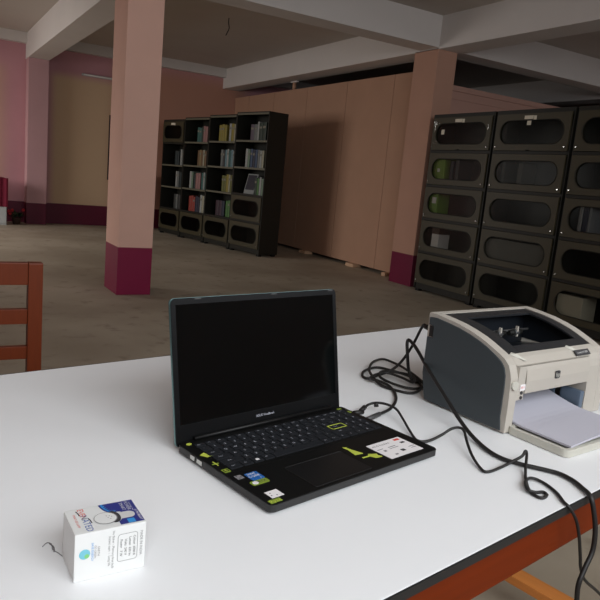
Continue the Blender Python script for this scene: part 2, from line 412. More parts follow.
# near row: faces the table, beside the second column
GC = 'glass-fronted steel cabinets beside the second column'
cabs = [bookcase('steel_bookcase', 'olive steel cabinet with five oval windows, nearest the pink column', .965, (5.29, 6.14, 0), -90, (0, 1, 2, 3, 4), GC, ((4, .17, 1.87, .05, .055),)),
        bookcase('steel_bookcase', 'olive steel cabinet with five oval windows, second from the pink column', .965, (5.29, 5.145, 0), -90, (0, 1, 2, 3, 4), GC, ((4, .42, 1.945, .05, .06),)),
        bookcase('steel_bookcase', 'olive steel cabinet cut by the right edge of the photo, behind the printer', .965, (5.29, 4.15, 0), -90, (0, 1, 2, 3, 4), GC)]
# glints of clear plastic modelled as metal strips, top door next to the column
d0 = [c for c in cabs[0].children if c.name.startswith('door')][-1]
b = MB()
for pts in ([(.055, 2.03), (.048, 1.98), (.062, 1.93), (.058, 1.90)], [(.075, 2.035), (.085, 2.0), (.070, 1.955), (.078, 1.92)], [(.10, 2.02), (.13, 1.995), (.12, 1.985)], [(.05, 1.78), (.075, 1.765), (.11, 1.772)], [(.10, 1.80), (.115, 1.785), (.15, 1.782)], [(.90, 1.97), (.906, 1.93), (.902, 1.90)]):
    b.tube(smooth_path([(x, -.0145, z) for x, z in pts], 4), .0035, 'chrome', 5, r2=.0015)
o = b.build('film_glints', d0); o['label'] = 'thin strips put in as glints of creased clear plastic'
# far row: open shelves with books, set at an angle
SA = 99.34 - 180; sa, ca = math.sin(math.radians(SA)), math.cos(math.radians(SA))
SO = Vector((3.952, 12.023, 0))
def far_pt(x, y=0): return (SO.x + x * ca - y * sa, SO.y + x * sa + y * ca, 0)
FZ = [.985, .998, 1.012, 1.026]
WID = [.79, .81, .80, .85]; XS = [0, .79, 1.60, 2.40]
names = ['leftmost far', 'second far', 'third far', 'rightmost far']
GF = 'open steel bookcases at the far end of the hall'
LB = ['dark steel bookcase at the far left end of its row, closed at top and bottom',
      'second dark steel bookcase from left in the far row, red books low down',
      'dark steel bookcase third from the left in the far row, with yellow books',
      'dark steel bookcase at the right end of the far row, with two closed doors']
for i in range(4):
    bookcase('steel_bookcase', LB[i], WID[i] - .004, far_pt(XS[i]), SA, [(0, 4), (0,), (0,), (0, 1)][i], GF, frame='steel').scale.z = FZ[i]

BM = {}
def bookmat(rgb):
    if rgb not in BM: BM[rgb] = mat('book cover', tuple(v * .66 for v in rgb), .6, .08, 20)
    return BM[rgb]
def book_mesh(t, h, d, rgb, lab=True):
    b = MB(); m = bookmat(rgb)
    b.box(0, .003, 0, d, 0, h, m); b.box(t - .003, t, 0, d, 0, h, m)
    n = 5; b.prism([(0, .004)] + [(t * (.5 - .5 * math.cos(PI * k / n)), -.006 * math.sin(PI * k / n)) for k in range(n + 1)] + [(t, .004)], 2, 0, h, m)
    b.box(.0032, t - .0032, .004, d - .004, .004, h - .004, 'label')
    if lab and t > .03 and random.random() < .5: b.box(t * .12, t * .88, -.0075, -.004, h * .68, h * .80, 'spine')
    return b
CN = {'teal': (60, 120, 112), 'pink': (196, 140, 134), 'yellow': (178, 160, 56), 'cream': (206, 200, 170), 'purple': (112, 96, 112), 'dark green': (40, 62, 44), 'white': (200, 202, 196),
      'dark teal': (32, 52, 52), 'brown': (140, 104, 62), 'tan': (172, 142, 86), 'grey': (138, 142, 138), 'pale blue': (132, 168, 176), 'blue': (62, 88, 126), 'red': (186, 62, 44), 'navy': (36, 40, 66),
      'dark purple': (66, 34, 52), 'green': (84, 142, 62), 'olive': (128, 128, 50), 'dark grey': (62, 64, 62), 'pale green': (140, 168, 140)}
WN = ['top', 'second', 'third', 'fourth', 'bottom']; ORD = ['first', 'second', 'third', 'fourth', 'fifth', 'sixth', 'seventh', 'eighth']
BOOKS = {  # (bookcase, tier from bottom): [(local x start, colour, thickness, height), ...] from left to right
    (1, 4): [(1.11, 'teal', .07, .25), (1.185, 'teal', .06, .24), (1.25, 'dark green', .05, .26), (1.305, 'pink', .06, .27), (1.37, 'pink', .07, .26)],
    (2, 4): [(1.80, 'yellow', .08, .26), (1.885, 'yellow', .07, .27), (1.96, 'yellow', .065, .26), (2.10, 'white', .06, .28), (2.165, 'yellow', .07, .28), (2.24, 'cream', .06, .27)],
    (3, 4): [(2.70, 'purple', .09, .24), (2.795, 'grey', .08, .24), (2.88, 'white', .04, .28), (2.925, 'dark green', .08, .26), (3.01, 'dark green', .09, .27)],
    (0, 3): [(.36, 'dark teal', .07, .25), (.435, 'dark teal', .07, .25), (.56, 'white', .05, .28), (.615, 'grey', .06, .27)],
    (1, 3): [(1.16, 'brown', .06, .26), (1.225, 'tan', .05, .27), (1.28, 'brown', .055, .26), (1.34, 'cream', .04, .27), (1.385, 'brown', .06, .25)],
    (2, 3): [(1.90, 'grey', .06, .27), (1.965, 'dark grey', .05, .26), (2.03, 'pale blue', .05, .27), (2.085, 'white', .045, .28), (2.135, 'teal', .055, .26), (2.195, 'pale blue', .06, .27), (2.26, 'white', .04, .26)],
    (3, 3): [(2.61, 'white', .06, .28), (2.675, 'pale green', .05, .27), (2.74, 'blue', .06, .28), (2.805, 'navy', .06, .27), (2.87, 'blue', .055, .27), (2.935, 'grey', .05, .27), (2.99, 'white', .05, .26), (3.045, 'cream', .05, .26)],
    (0, 2): [(.43, 'white', .045, .28), (.48, 'grey', .06, .28), (.56, 'dark teal', .07, .26)],
    (1, 2): [(.93, 'white', .06, .29), (.995, 'pale green', .05, .28), (1.08, 'dark teal', .05, .25), (1.14, 'pink', .08, .27), (1.225, 'pink', .07, .27), (1.33, 'teal', .06, .28), (1.395, 'white', .045, .29), (1.445, 'teal', .06, .27)],
    (2, 2): [(1.98, 'olive', .06, .26), (2.045, 'olive', .06, .26), (2.11, 'yellow', .07, .28), (2.185, 'cream', .04, .28), (2.23, 'olive', .06, .27)],
    (3, 2): [(2.91, 'dark green', .06, .26), (2.975, 'green', .05, .25), (3.03, 'white', .05, .27), (3.085, 'pale green', .05, .25)],
    (0, 1): [(.40, 'dark grey', .08, .26), (.485, 'grey', .05, .26), (.54, 'dark grey', .09, .26)],
    (1, 1): [(.95, 'red', .07, .26), (1.025, 'red', .07, .27), (1.10, 'red', .06, .25), (1.17, 'navy', .07, .27), (1.245, 'navy', .06, .26), (1.33, 'white', .06, .30), (1.395, 'cream', .06, .29), (1.46, 'white', .05, .29)],
    (2, 1): [(1.84, 'dark purple', .09, .25), (1.935, 'dark purple', .09, .25), (2.03, 'navy', .07, .25), (2.145, 'green', .06, .26), (2.21, 'green', .06, .27)],
}
for (bc, tier), lst in BOOKS.items():
    cnt = {}
    tot = {}
    for e in lst: tot[e[1]] = tot.get(e[1], 0) + 1
    for x, c, t, h_ in lst:
        k = cnt.get(c, 0); cnt[c] = k + 1
        o = book_mesh(t, h_, .2, CN[c]).build('book')
        x = min(x, XS[bc] + WID[bc] - .03 - t)
        o.location = Vector(far_pt(x, .075)) + Vector((0, 0, (TZ[tier] + .002) * FZ[bc] + .001)); o.rotation_euler = (0, 0, math.radians(SA))
        o['label'] = ('only ' if tot[c] == 1 else ORD[k] + ' ') + c + ' book' + ('' if tot[c] == 1 else ' from left') + ' on ' + WN[4 - tier] + ' shelf of ' + names[bc] + ' bookcase'
        o['category'] = 'book'; o['group'] = 'books on the ' + WN[4 - tier] + ' shelf of the ' + names[bc] + ' bookcase'
# picture book leaning with its cover outward
r = thing('framed_picture', 'dark picture with pale lower border leaning on third shelf of rightmost far bookcase', 'picture', (*far_pt(2.62, .075)[:2], (TZ[2] + .003) * FZ[3] + .001), SA)
T = Matrix.Rotation(math.radians(-14), 4, 'X')
b = MB(); b.box(0, .27, 0, .012, 0, .32, 'frame', .002, T); b.build('frame', r)
b = MB(); b.box(.02, .25, -.002, -.0002, .065, .30, bookmat((44, 40, 58)), 0, T); o = b.build('print', r)
# things seen through the near cabinets' windows
def in_cab(i, x, z): return (5.29, (6.14, 5.145, 4.15)[i] - x, z)
def cab_book(i, tier, x, t, h_, rgb, label, d=.2, dy=.03):
    o = book_mesh(t, h_, d, rgb, False).build('book'); o.location = (5.29 + dy, (6.14, 5.145, 4.15)[i] - x, TZ[tier] + .001); o.rotation_euler = (0, 0, -PI / 2)
    o['label'] = label; o['category'] = 'book'; o['group'] = 'books behind the oval windows of the near cabinets'
    return o
r = thing('green_parcel', 'green wrapped parcel with pale mark in second window down, cabinet nearest column', 'parcel', in_cab(0, .06, TZ[3] + .002), -90)
MB().box(0, .2, .03, .22, 0, .31, bookmat((190, 240, 90)), .02).build('wrapping', r)
o = MB().box(.085, .125, .027, .0298, .15, .19, 'whites').build('mark', r); o['label'] = 'small pale mark'
r = thing('green_parcel', 'green wrapped parcel with white tag in middle window, cabinet nearest column', 'parcel', in_cab(0, .06, TZ[2] + .002), -90)
MB().box(0, .15, .03, .22, 0, .30, bookmat((170, 235, 85)), .02).build('wrapping', r)
o = MB().box(.06, .13, .027, .0298, .18, .25, 'whites').build('tag', r); o['label'] = 'white tag'
r = thing('card_file', 'pale card file with brown top in fourth window down, cabinet nearest column', 'file', in_cab(0, .19, TZ[1] + .002), -90)
MB().box(0, .12, .03, .2, 0, .22, 'whites', .004).build('card', r)
MB().box(0, .12, .03, .2, .2202, .29, bookmat((112, 78, 60)), .004).build('lid', r)
cab_book(0, 3, .36, .05, .28, (70, 78, 88), 'grey blue book in second window down, cabinet nearest column')
cab_book(0, 3, .44, .06, .29, (84, 88, 92), 'wider grey book in second window down, cabinet nearest column')
cab_book(1, 3, .14, .05, .29, (92, 92, 92), 'leftmost grey book in second window down, second cabinet from column')
cab_book(1, 3, .36, .06, .28, (104, 100, 96), 'pale grey book in second window down, second cabinet from column')
cab_book(2, 2, .17, .04, .30, (206, 208, 212), 'white book left of navy one in middle window, cabinet behind printer')
cab_book(2, 2, .214, .055, .30, (52, 56, 92), 'navy book between two white ones in middle window, cabinet behind printer')
cab_book(2, 2, .273, .03, .30, (200, 202, 210), 'white book right of navy one in middle window, cabinet behind printer')
r = thing('reflection_block', 'pale grey block added as a floor reflection in fourth window down, second cabinet from column', 'box', in_cab(1, .06, TZ[1] + .002), -90)  # grey block added in place of the bright floor's reflection in this pane
MB().box(0, .84, .03, .26, 0, .28, bookmat((176, 174, 168)), .01).build('carton', r)  # its even grey carries the reflected tone
r = thing('paper_bundle', 'pale paper bundle in bottom window of cabinet behind printer', 'papers', in_cab(2, .08, TZ[0] + .002), -90)
MB().box(0, .28, .03, .24, 0, .26, 'label', .006).build('sheets', r)

# ------------------------------------------------------------------ things near the far wall
r = thing('tin_cabinet', 'low pale tin cabinet at the left edge under a maroon cloth', 'cabinet', (1.0, 12.12, 0))
MB().box(-.33, .33, 0, .4, 0, .78, 'tin', .006).build('body', r)
MB().box(-.32, -.005, -.012, -.0005, .03, .75, 'tin', .003).build('door', r); MB().box(.005, .32, -.012, -.0005, .03, .75, 'tin', .003).build('door', r)
b = MB(); i0 = []
for k in range(25):
    x = -.345 + .69 * k / 24; i0.append((x, -.020 - .008 * math.sin(k * 1.7)))
for k in range(24):
    (xa, ya), (xb, yb) = i0[k], i0[k + 1]
    b.solid([(xa, ya, .31), (xb, yb, .31), (xb, yb, .79), (xa, ya, .79), (xa, ya - .006, .31), (xb, yb - .006, .31), (xb, yb - .006, .79), (xa, ya - .006, .79)],
            ((0, 1, 2, 3), (4, 7, 6, 5), (0, 4, 5, 1), (3, 2, 6, 7)), 'maroon')
b.box(-.345, .30, -.026, .40, .782, .792, 'maroon')
o = b.build('draped_cloth'); o.location = (1.0, 12.12, 0); tag(o, 'maroon cloth draped over the pale tin cabinet at the left edge', 'cloth')
r = thing('potted_plant', 'low green plant with red flowers against the far wall by the pilaster', 'plant', (1.52, 12.40, 0))
MB().lathe([(.06, 0), (.08, .10), (.085, .11), (.075, .11), (.07, .10)], (0, 0, 0), 'pot', 14).build('pot', r)
b = MB()
for k in range(60):
    a = random.uniform(0, 2 * PI); L = random.uniform(.06, .17); e = random.uniform(.15, 1.2)
    p = Vector((random.uniform(-.07, .07), random.uniform(-.05, .05), .11 + random.uniform(0, .06))); d = Vector((math.cos(a) * math.cos(e), math.sin(a) * math.cos(e) * .5, math.sin(e) * .6)); w = d.cross(Vector((0, 0, 1))).normalized() * L * .22
    up = Vector((0, 0, .004))
    b.solid([p, p + d * L * .5 + w, p + d * L, p + d * L * .5 - w, p + d * L * .5 + up], ((0, 1, 4), (1, 2, 4), (2, 3, 4), (3, 0, 4)), 'leaf')
b.build('foliage', r)
for x, y, z in ((-.13, -.04, .22), (-.08, -.06, .24), (.10, -.05, .25), (-.11, -.02, .18)):
    b = MB()
    for k in range(6):
        a = k * PI / 3; b.tube([(x, y, z), (x + .025 * math.cos(a), y - .01, z + .025 * math.sin(a))], .008, 'flower', 6, r2=.014)
    b.tube([(x * .4, y * .4, .10), (x, y, z)], .003, 'leaf', 5); b.build('flower', r)
r = thing('tube_light', 'unlit tube lamp fixed high on the far wall left of the pink column', 'lamp', (3.25, 12.76, 2.73))
MB().box(-.62, .62, 0, .038, -.02, .02, 'tin', .003).build('housing', r); MB().tube([(-.60, -.016, 0), (.60, -.016, 0)], .014, 'tube', 12).build('glass_tube', r)
for x in (-.61, .61): MB().box(x - .012, x + .012, -.03, -.0005, -.018, .018, 'tin', .002).build('end_cap', r)
r = thing('notice_board', 'dark wooden board on the far wall, mostly hidden by the pink column', 'board', (3.46, 12.77, .88))
MB().box(-.31, .31, 0, .028, 0, 1.2, 'brown', .004).build('frame', r); MB().box(-.27, .27, -.004, -.0005, .04, 1.16, bookmat((70, 58, 46))).build('panel', r)
o = MB().box(-.2, .2, -.015, .015, 0, 1.05, 'bluedark', .004).build('leaning_board'); o.location = (3.83, 12.55, .002); o.rotation_euler = (math.radians(-8), 0, 0)
tag(o, 'narrow dark blue board leaning between the pink column and the far bookcases', 'board')
r = thing('support_post', 'short pinkish post with flange between the partition top and the beam', 'post', (5.71, 10.37, 2.7402))
MB().tube([(0, 0, 0), (0, 0, .12)], .035, 'partition', 12).build('post', r); MB().box(-.02, .02, -.11, .11, .1202, .142, 'beam', .004).build('flange', r)
o = MB().tube(smooth_path([(0, 0, 0), (0, 0, -.06), (.012, 0, -.13), (-.012, .0, -.19), (-.03, .0, -.23)]), .006, 'black', 6).build('ceiling_wire'); o.location = (3.677, 8.667, ZC)
tag(o, 'bent black wire hanging from the ceiling slab', 'wire')
for k, (y, lab) in enumerate(((9.42, 'pale wood block under the partition nearest the far bookcases'), (8.0, 'middle pale wood block under the partition'), (7.16, 'small pale wood block under the partition beside the pink column'))):
    o = MB().box(-.10, .05, -.10 if k < 2 else -.04, .10 if k < 2 else .04, 0, .0495, 'block', .004).build('wood_block'); o.location = (5.70, y, 0); tag(o, lab, 'block', 'wood blocks under the partition')

# ------------------------------------------------------------------ laptop
LY = 11.9
lp = thing('laptop', 'open black laptop with a dark screen and lime stickers on the white table', 'laptop', (.349, .914, .7505), LY)
LW, LD, LZ = .366, .233, .0148
b = MB(); b.prism(rbox2(0, LW, -LD, 0, .009), 2, .0035, LZ - .001, 'sideedge'); b.prism(rbox2(.0006, LW - .0006, -LD + .0006, -.0006, .009), 2, LZ - .00095, LZ, 'deck'); b.build('base', lp)
for x in (.03, LW - .06):
    for y in (-LD + .012, -.03): MB().box(x, x + .03, y, y + .009, 0, .0034, 'rubber', .001).build('rubber_foot', lp)
kb = MB().prism(rbox2(.014, LW - .012, -.128, -.016, .004), 2, LZ + .0001, LZ + .0004, 'deck').build('keyboard', lp)
rows = [('Esc F1 F2 F3 F4 F5 F6 F7 F8 F9 F10 F11 F12 PrtSc Del Home End'.split(), [1] * 17),
        (list('`1234567890-=') + ['Back'] + ['Num', '/', '*'], [1] * 13 + [1.5] + [.93, .93, .93]),
        (['Tab'] + list('QWERTYUIOP[]') + ['\\'] + ['7', '8', '9'], [1.4] + [1] * 12 + [1.1] + [.93, .93, .93]),
        (['Caps'] + list("ASDFGHJKL;'") + ['Enter'] + ['4', '5', '6'], [1.65] + [1] * 11 + [1.85] + [.93, .93, .93]),
        (['Shift'] + list('ZXCVBNM,./') + ['Shift'] + ['1', '2', '3'], [2.1] + [1] * 10 + [2.4] + [.93, .93, .93]),
        (['Ctrl', 'Fn', '', 'Alt', 'space', 'Alt', 'Ctrl', '<', 'v', '>', '0', '.'], [1.2, 1, 1, 1, 5.2, 1, 1.0, 1, 1, 1.1, .95, .95])]
y = -.0185
for ri, (ks, ws) in enumerate(rows):
    hgt = .0125 if ri == 0 else .0168
    tot = sum(ws); x = .0165; full = LW - .0145 - x
    for kname, w_ in zip(ks, ws):
        wd = full * w_ / tot; b = MB()
        b.prism(rbox2(x + .001, x + wd - .001, y - hgt + .001, y - .001, .0018, 2), 2, LZ + .0005, LZ + .0019, 'key')
        if kname and kname != 'space':
            b.text(kname, (x + wd * .42, y - hgt * .45, LZ + .00196), (1, 0, 0), (0, 1, 0), .0066 if len(kname) == 1 else .0040, 'legend')
        if kname == '': b.box(x + wd * .36, x + wd * .64, y - hgt * .66, y - hgt * .36, LZ + .0019, LZ + .002, 'whites')
        o = b.build('key', kb)
        if kname == 'Enter':
            o['label'] = 'enter key outlined in lime'; e = MB()
            for q in ((x, x + wd, y - hgt, y - hgt + .0016), (x, x + wd, y - .0016, y), (x, x + .0016, y - hgt, y), (x + wd - .0016, x + wd, y - hgt, y)): e.box(*q, LZ + .0019, LZ + .0023, 'lime')
            e = e.build('key_outline', kb); e['label'] = 'lime outline of the enter key'
        x += wd
    y -= hgt + .0012
b = MB(); b.prism(rbox2(.089, .208, -.226, -.155, .004), 2, LZ + .0001, LZ + .0005, mat('touchpad glass', (18, 18, 19), .3, .1, 20)); 
loop = [(px, py, LZ + .0005) for px, py in rbox2(.089, .208, -.226, -.155, .004)]; b.tube(loop + loop[:1], .0004, 'sideedge', 4); b.build('touchpad', lp)
def sticker(name, poly, m, label, extra=None):
    b = MB(); b.prism(poly, 2, LZ + .0001, LZ + .0006, m)
    if extra: extra(b)
    o = b.build(name, lp); o['label'] = label; return o
def rc(x, y, w, h_): return [(x - w / 2, y - h_ / 2), (x + w / 2, y - h_ / 2), (x + w / 2, y + h_ / 2), (x - w / 2, y + h_ / 2)]
ZS = LZ + .0007
sticker('sticker', [(.014 + .005 * math.cos(a * PI / 3), -.012 + .004 * math.sin(a * PI / 3)) for a in range(6)], 'lime', 'small lime dot by the hinge')
sticker('sticker', [(.006, -.055), (.016, -.050), (.023, -.066), (.012, -.066)], 'lime', 'lime wedge-shaped sticker beside the keyboard')
def star(b): b.box(.0085, .0105, -.099, -.084, ZS - .0002, ZS, 'lime')
sticker('sticker', rc(.0095, -.0915, .012, .0025), 'olive', 'small olive cross-shaped sticker', star)
def frame_(b): b.box(.006, .0135, -.1215, -.1140, ZS - .0002, ZS, 'deck'); b.text('B', (.0097, -.118, ZS + .0001), (1, 0, 0), (0, 1, 0), .009, 'lime')
sticker('sticker', rc(.0097, -.118, .011, .011), 'olive', 'small square olive sticker', frame_)
def qd(b):
    for x, y_ in ((.011, -.141), (.0165, -.145), (.0125, -.148)): b.box(x - .001, x + .001, y_ - .001, y_ + .001, ZS - .0002, ZS, 'darkprint')
sticker('sticker', rc(.0135, -.1445, .011, .011), 'greyprint', 'tiny grey square sticker', qd)
def intel(b):
    b.text('intel', (.034, -.145, ZS), (1, 0, 0), (0, 1, 0), .008, 'whites'); b.text('CORE', (.034, -.153, ZS), (1, 0, 0), (0, 1, 0), .0075, 'whites'); b.text('i5', (.0405, -.161, ZS), (1, 0, 0), (0, 1, 0), .004, 'whites')
sticker('sticker', rbox2(.024, .046, -.164, -.141, .002, 3), 'blue', 'blue processor sticker', intel)
def eye(b):
    b.prism([(.0225 + .005 * math.cos(a * PI / 5), -.171 + .0045 * math.sin(a * PI / 5)) for a in range(10)], 2, ZS - .0002, ZS, 'whites'); b.text('RTX', (.0345, -.1705, ZS), (1, 0, 0), (0, 1, 0), .0075, 'darkprint')
sticker('sticker', rbox2(.015, .045, -.177, -.165, .003, 3), 'olive', 'olive graphics sticker', eye)
def dots(b):
    for x, y_ in ((.018, -.212), (.026, -.214), (.02, -.206)): b.box(x - .001, x + .001, y_ - .001, y_ + .001, ZS - .0002, ZS, 'greyprint')
sticker('sticker', rc(.025, -.209, .021, .018), 'whites', 'white square label at the front corner', dots)
def script_(b): b.text('Ryze', (.0135, -.2252, ZS), (1, 0, 0), (0, 1, 0), .010, 'lime')
sticker('sticker', rc(.0135, -.225, .020, .0085), 'olive', 'olive lettered sticker at the front corner', script_)
sticker('sticker', [(.222, -.146), (.228, -.149), (.229, -.158), (.236, -.180), (.219, -.178), (.223, -.158)], 'lime', 'lime tie-shaped sticker right of the touchpad')
sticker('sticker', [(.222, -.190), (.236, -.191), (.241, -.186), (.248, -.190), (.255, -.192), (.252, -.198), (.256, -.204), (.247, -.204), (.241, -.202), (.237, -.194), (.222, -.193)], 'lime', 'lime figure-shaped sticker near the front edge')
sticker('sticker', rc(.350, -.012, .010, .005), 'olive', 'olive sticker at the right end of the hinge')
sticker('sticker', rc(.357, -.033, .006, .008), 'olive', 'small olive sticker on the right edge')
def spec(b):
    b.text('ASUS VivoBook', (.287, -.173, ZS), (1, 0, 0), (0, 1, 0), .0065, 'darkprint')
    for x, y_, w, h_, c in ((.330, -.170, .014, .006, 'redprint'), (.331, -.183, .010, .005, 'darkprint'), (.307, -.205, .009, .007, 'darkprint'), (.276, -.193, .006, .005, 'greyprint'), (.284, -.211, .007, .004, 'greyprint'), (.30, -.186, .018, .002, 'greyprint'), (.30, -.191, .022, .0015, 'greyprint'), (.333, -.206, .012, .0015, 'greyprint'), (.333, -.201, .014, .0015, 'greyprint'), (.272, -.185, .014, .0015, 'greyprint')):
        b.box(x - w / 2, x + w / 2, y_ - h_ / 2, y_ + h_ / 2, ZS - .0002, ZS, c)
sticker('sticker', rc(.302, -.191, .082, .056), 'whites', 'white feature label on the right palm rest', spec)
for y0, y1 in ((-.052, -.040), (-.072, -.058)): MB().box(-.0012, -.0001, y0, y1, .006, .0125, 'chrome').build('port', lp)
MB().tube([(.03, -.002, LZ + .003), (LW - .03, -.002, LZ + .003)], .0036, 'deck', 10).build('hinge', lp)
LEAN = math.radians(-10.8)
lid = MB().prism(rbox2(0, LW, -.010, .226, .008), 1, .0010, .0048, 'teal').build('lid', lp); lid.location = (0, .004, LZ + .001); lid.rotation_euler = (LEAN, 0, 0)
b = MB(); b.plate(rbox2(.0008, LW - .0004, -.0095, .2255, .008), [[(.009, .024), (LW - .009, .024), (LW - .009, .2155), (.009, .2155)]], 1, -.0012, .0009, 'bezel')
b.text('ASUS VivoBook', (.181, -.0014, .0135), (1, 0, 0), (0, 0, 1), .0062, 'legend'); o = b.build('bezel', lid, fix=False); 
MB().box(.0088, LW - .0088, -.0004, .0009, .0238, .2157, 'display').build('display', lid)
for x in (.045, .205, .345):
    MB().box(x, x + .012, -.0016, -.0012, .2225, .2248, 'connector').build('bumper', lid)

# ------------------------------------------------------------------ printer
pr = thing('laser_printer', 'beige laser printer with dark grey sides at the right end of the table', 'printer', (.956, .80, .7502), 6)
PW = .335
prof = [(.0, .003), (0, .06), (.002, .108), (.006, .122), (.011, .133), (.022, .143), (.034, .1495), (.047, .155), (.066, .163), (.085, .170), (.11, .177), (.138, .183), (.17, .1872), (.197, .190), (.217, .191), (.22, .188), (.22, .14), (.206, .003)]
def top_z(bb):
    for (b0, z0), (b1, z1) in zip(prof[2:], prof[3:]):
        if b0 <= bb <= b1: return z0 + (z1 - z0) * (bb - b0) / (b1 - b0)
    return .19
b = MB()
b.prism(prof, 0, 0, .022, 'beige'); b.prism(prof, 0, PW - .024, PW, 'beige')
b.prism([(0, .003), (0, .06), (.002, .108), (.006, .122), (.011, .133), (.022, .143), (.031, .1475), (.033, .14), (.05, .13), (.05, .003)], 0, .268, PW - .0245, 'beige')
b.prism([(.003, .131), (.009, .131), (.022, .143), (.031, .1475), (.033, .13)], 0, .0225, .2675, 'beige')
b.prism([(.203, .003), (.203, .19), (.217, .191), (.22, .188), (.22, .14), (.206, .003)], 0, .0225, PW - .0245, 'beige')
b.box(.0225, .045, .001, .03, .064, .130, 'beige', .001)
b.box(.0225, .2675, .005, .2, .003, .010, 'beige')
b.build('housing', pr)
for x in (.02, PW - .05):
    for y in (.02, .17): MB().tube([(x + .015, y, 0), (x + .015, y, .0028)], .012, 'rubber', 12).build('rubber_foot', pr)
side = [(.203, .004), (.2165, .06), (.2165, .139), (.201, .1395), (.201, .164), (.2145, .166), (.2145, .1815), (.197, .183), (.17, .1802), (.138, .176), (.11, .170), (.085, .163), (.066, .156), (.05, .1485), (.036, .1415), (.026, .135), (.019, .126), (.0145, .112), (.013, .09), (.0125, .03), (.0085, .006)]
o = MB().prism(side, 0, -.0035, -.0002, 'slate').build('side_panel', pr); o['label'] = 'slate grey left side panel'
o = MB().prism(side, 0, PW + .0002, PW + .0035, 'slate').build('side_panel', pr)
b = MB(); b.prism([(-.0005, .076), (-.0015, .10), (.0015, .122), (.0035, .1295), (.02, .1295), (.02, .076)], 0, .0465, .2665, 'beige')
b.build('front_panel', pr)
b = MB(); b.prism(rbox2(.139, .155, .0965, .1125, .003, 3), 1, -.0030, -.0017, 'darkprint'); b.text('hp', (.147, -.0032, .1045), (1, 0, 0), (0, 0, 1), .0135, 'beige2'); o = b.build('logo', pr); o['label'] = 'small dark square logo'
# name plate lies on the curved front
dv = Vector((0, .0125, .0135)).normalized(); nv = Vector((0, -dv.z, dv.y)); o0 = Vector((.250, .0085, .1325))
b = MB(); q = [o0 + Vector((sx, 0, 0)) + dv * sv + nv * n for n in (0.0005, .0022) for sx, sv in ((-.026, 0), (.026, 0), (.026, .013), (-.026, .013))]
b.solid(q, ((0, 1, 2, 3), (7, 6, 5, 4), (0, 4, 5, 1), (1, 5, 6, 2), (2, 6, 7, 3), (3, 7, 4, 0)), 'darkprint')
b.text('LaserJet P1007', o0 + dv * .0065 + nv * .0024, (1, 0, 0), dv, .0066, 'silver'); o = b.build('name_plate', pr); o['label'] = 'dark name plate with pale lettering'
for x in (.028, .215):
    a0 = Vector((x, .030, .1470)); d2 = Vector((.026, -.018, -.0105))
    b = MB(); b.solid([a0 + Vector((-.004, 0, .001)), a0 + Vector((.006, .004, .003)), a0 + d2 + Vector((.004, 0, .001)), a0 + d2 + Vector((-.004, 0, .001)), a0 + d2 * .4 + Vector((0, 0, .006))], ((0, 1, 4), (1, 2, 4), (2, 3, 4), (3, 0, 4)), 'beige2'); b.build('latch_tab', pr)
MB().tube([(.010, .004, .096), (.010, -.004, .096)], .0085, 'beige2', 16).build('button', pr)
b = MB(); b.box(.030, .046, -.0006, .0009, .083, .095, 'whites'); b.text('HP-1', (.038, -.0008, .089), (1, 0, 0), (0, 0, 1), .0065, 'redprint'); o = b.build('sticker', pr); o['label'] = 'small white sticker with red print'
for z in (.0785, .069): MB().tube([(.037, .0012, z), (.037, -.001, z)], .0032, 'darkprint', 10).build('indicator_light', pr)
# output bay: dark frame that follows the curved top, sloping ramp and rollers below
def band(b, a0, a1, b0, b1, m, off=-.0012, th=.004, n=10):
    bs = [b0 + (b1 - b0) * k / n for k in range(n + 1)]
    b.prism([(q, top_z(q) + off) for q in bs] + [(q, top_z(q) + off - th) for q in reversed(bs)], 0, a0, a1, m)
b = MB(); band(b, .0225, .062, .0315, .2025, 'bronze'); band(b, .282, PW - .0245, .0315, .2025, 'bronze'); band(b, .0625, .2815, .172, .2025, 'bronze', n=4); band(b, .0625, .2815, .0315, .052, 'bronze', n=4)
o = b.build('top_cover', pr); o['label'] = 'smoked dark top cover'
b = MB(); b.prism([(.0505, .140), (.052, .146), (.08, .144), (.15, .118), (.2, .110), (.2, .10), (.0505, .10)], 0, .0225, PW - .0245, 'smoke'); b.box(.0225, PW - .0245, .2006, .2028, .10, .181, 'smoke')
for x in (.0224, PW - .0259): b.prism([(.052, .12), (.052, .150), (.085, .164), (.138, .177), (.2, .182), (.2, .12)], 0, x, x + .0016, 'smoke')
b.build('output_ramp', pr)
for x0 in (.075, .135, .195):
    b = MB(); b.tube([(x0, .158, .148), (x0 + .045, .158, .148)], .006, 'black', 10); b.tube([(x0 + .015, .158, .148), (x0 + .03, .158, .148)], .009, 'connector', 10); b.box(x0 + .02, x0 + .024, .150, .156, .14, .163, 'beige'); b.build('roller', pr)
MB().tube([(.0665, .162, .152), (.2695, .162, .152)], .003, 'connector', 8).build('roller_shaft', pr)
# paper tray at the front
b = MB(); b.prism(rbox2(.012, .263, -.125, .004, .012), 2, .001, .009, 'beige2')
b.plate(rbox2(.012, .263, -.125, .004, .012), [rbox2(.020, .255, -.117, -.002, .008)], 2, .0092, .015, 'beige2'); b.build('paper_tray', pr)
for x0, x1 in ((.247, .262),):
    MB().box(x0, x1, -.002, .045, .0155, .056, 'guide', .004).build('paper_guide', pr)
    o = MB().box(x0 - .007, x0 - .0005, .055, .085, .0105, .070, 'guide', .004).build('paper_guide', pr)
MB().box(.0465, .2665, .10, .11, .012, .075, 'black').build('inner_wall', pr)
MB().box(-.0012, -.0001, .2012, .2142, .1405, .1635, 'rubber').build('socket', pr)
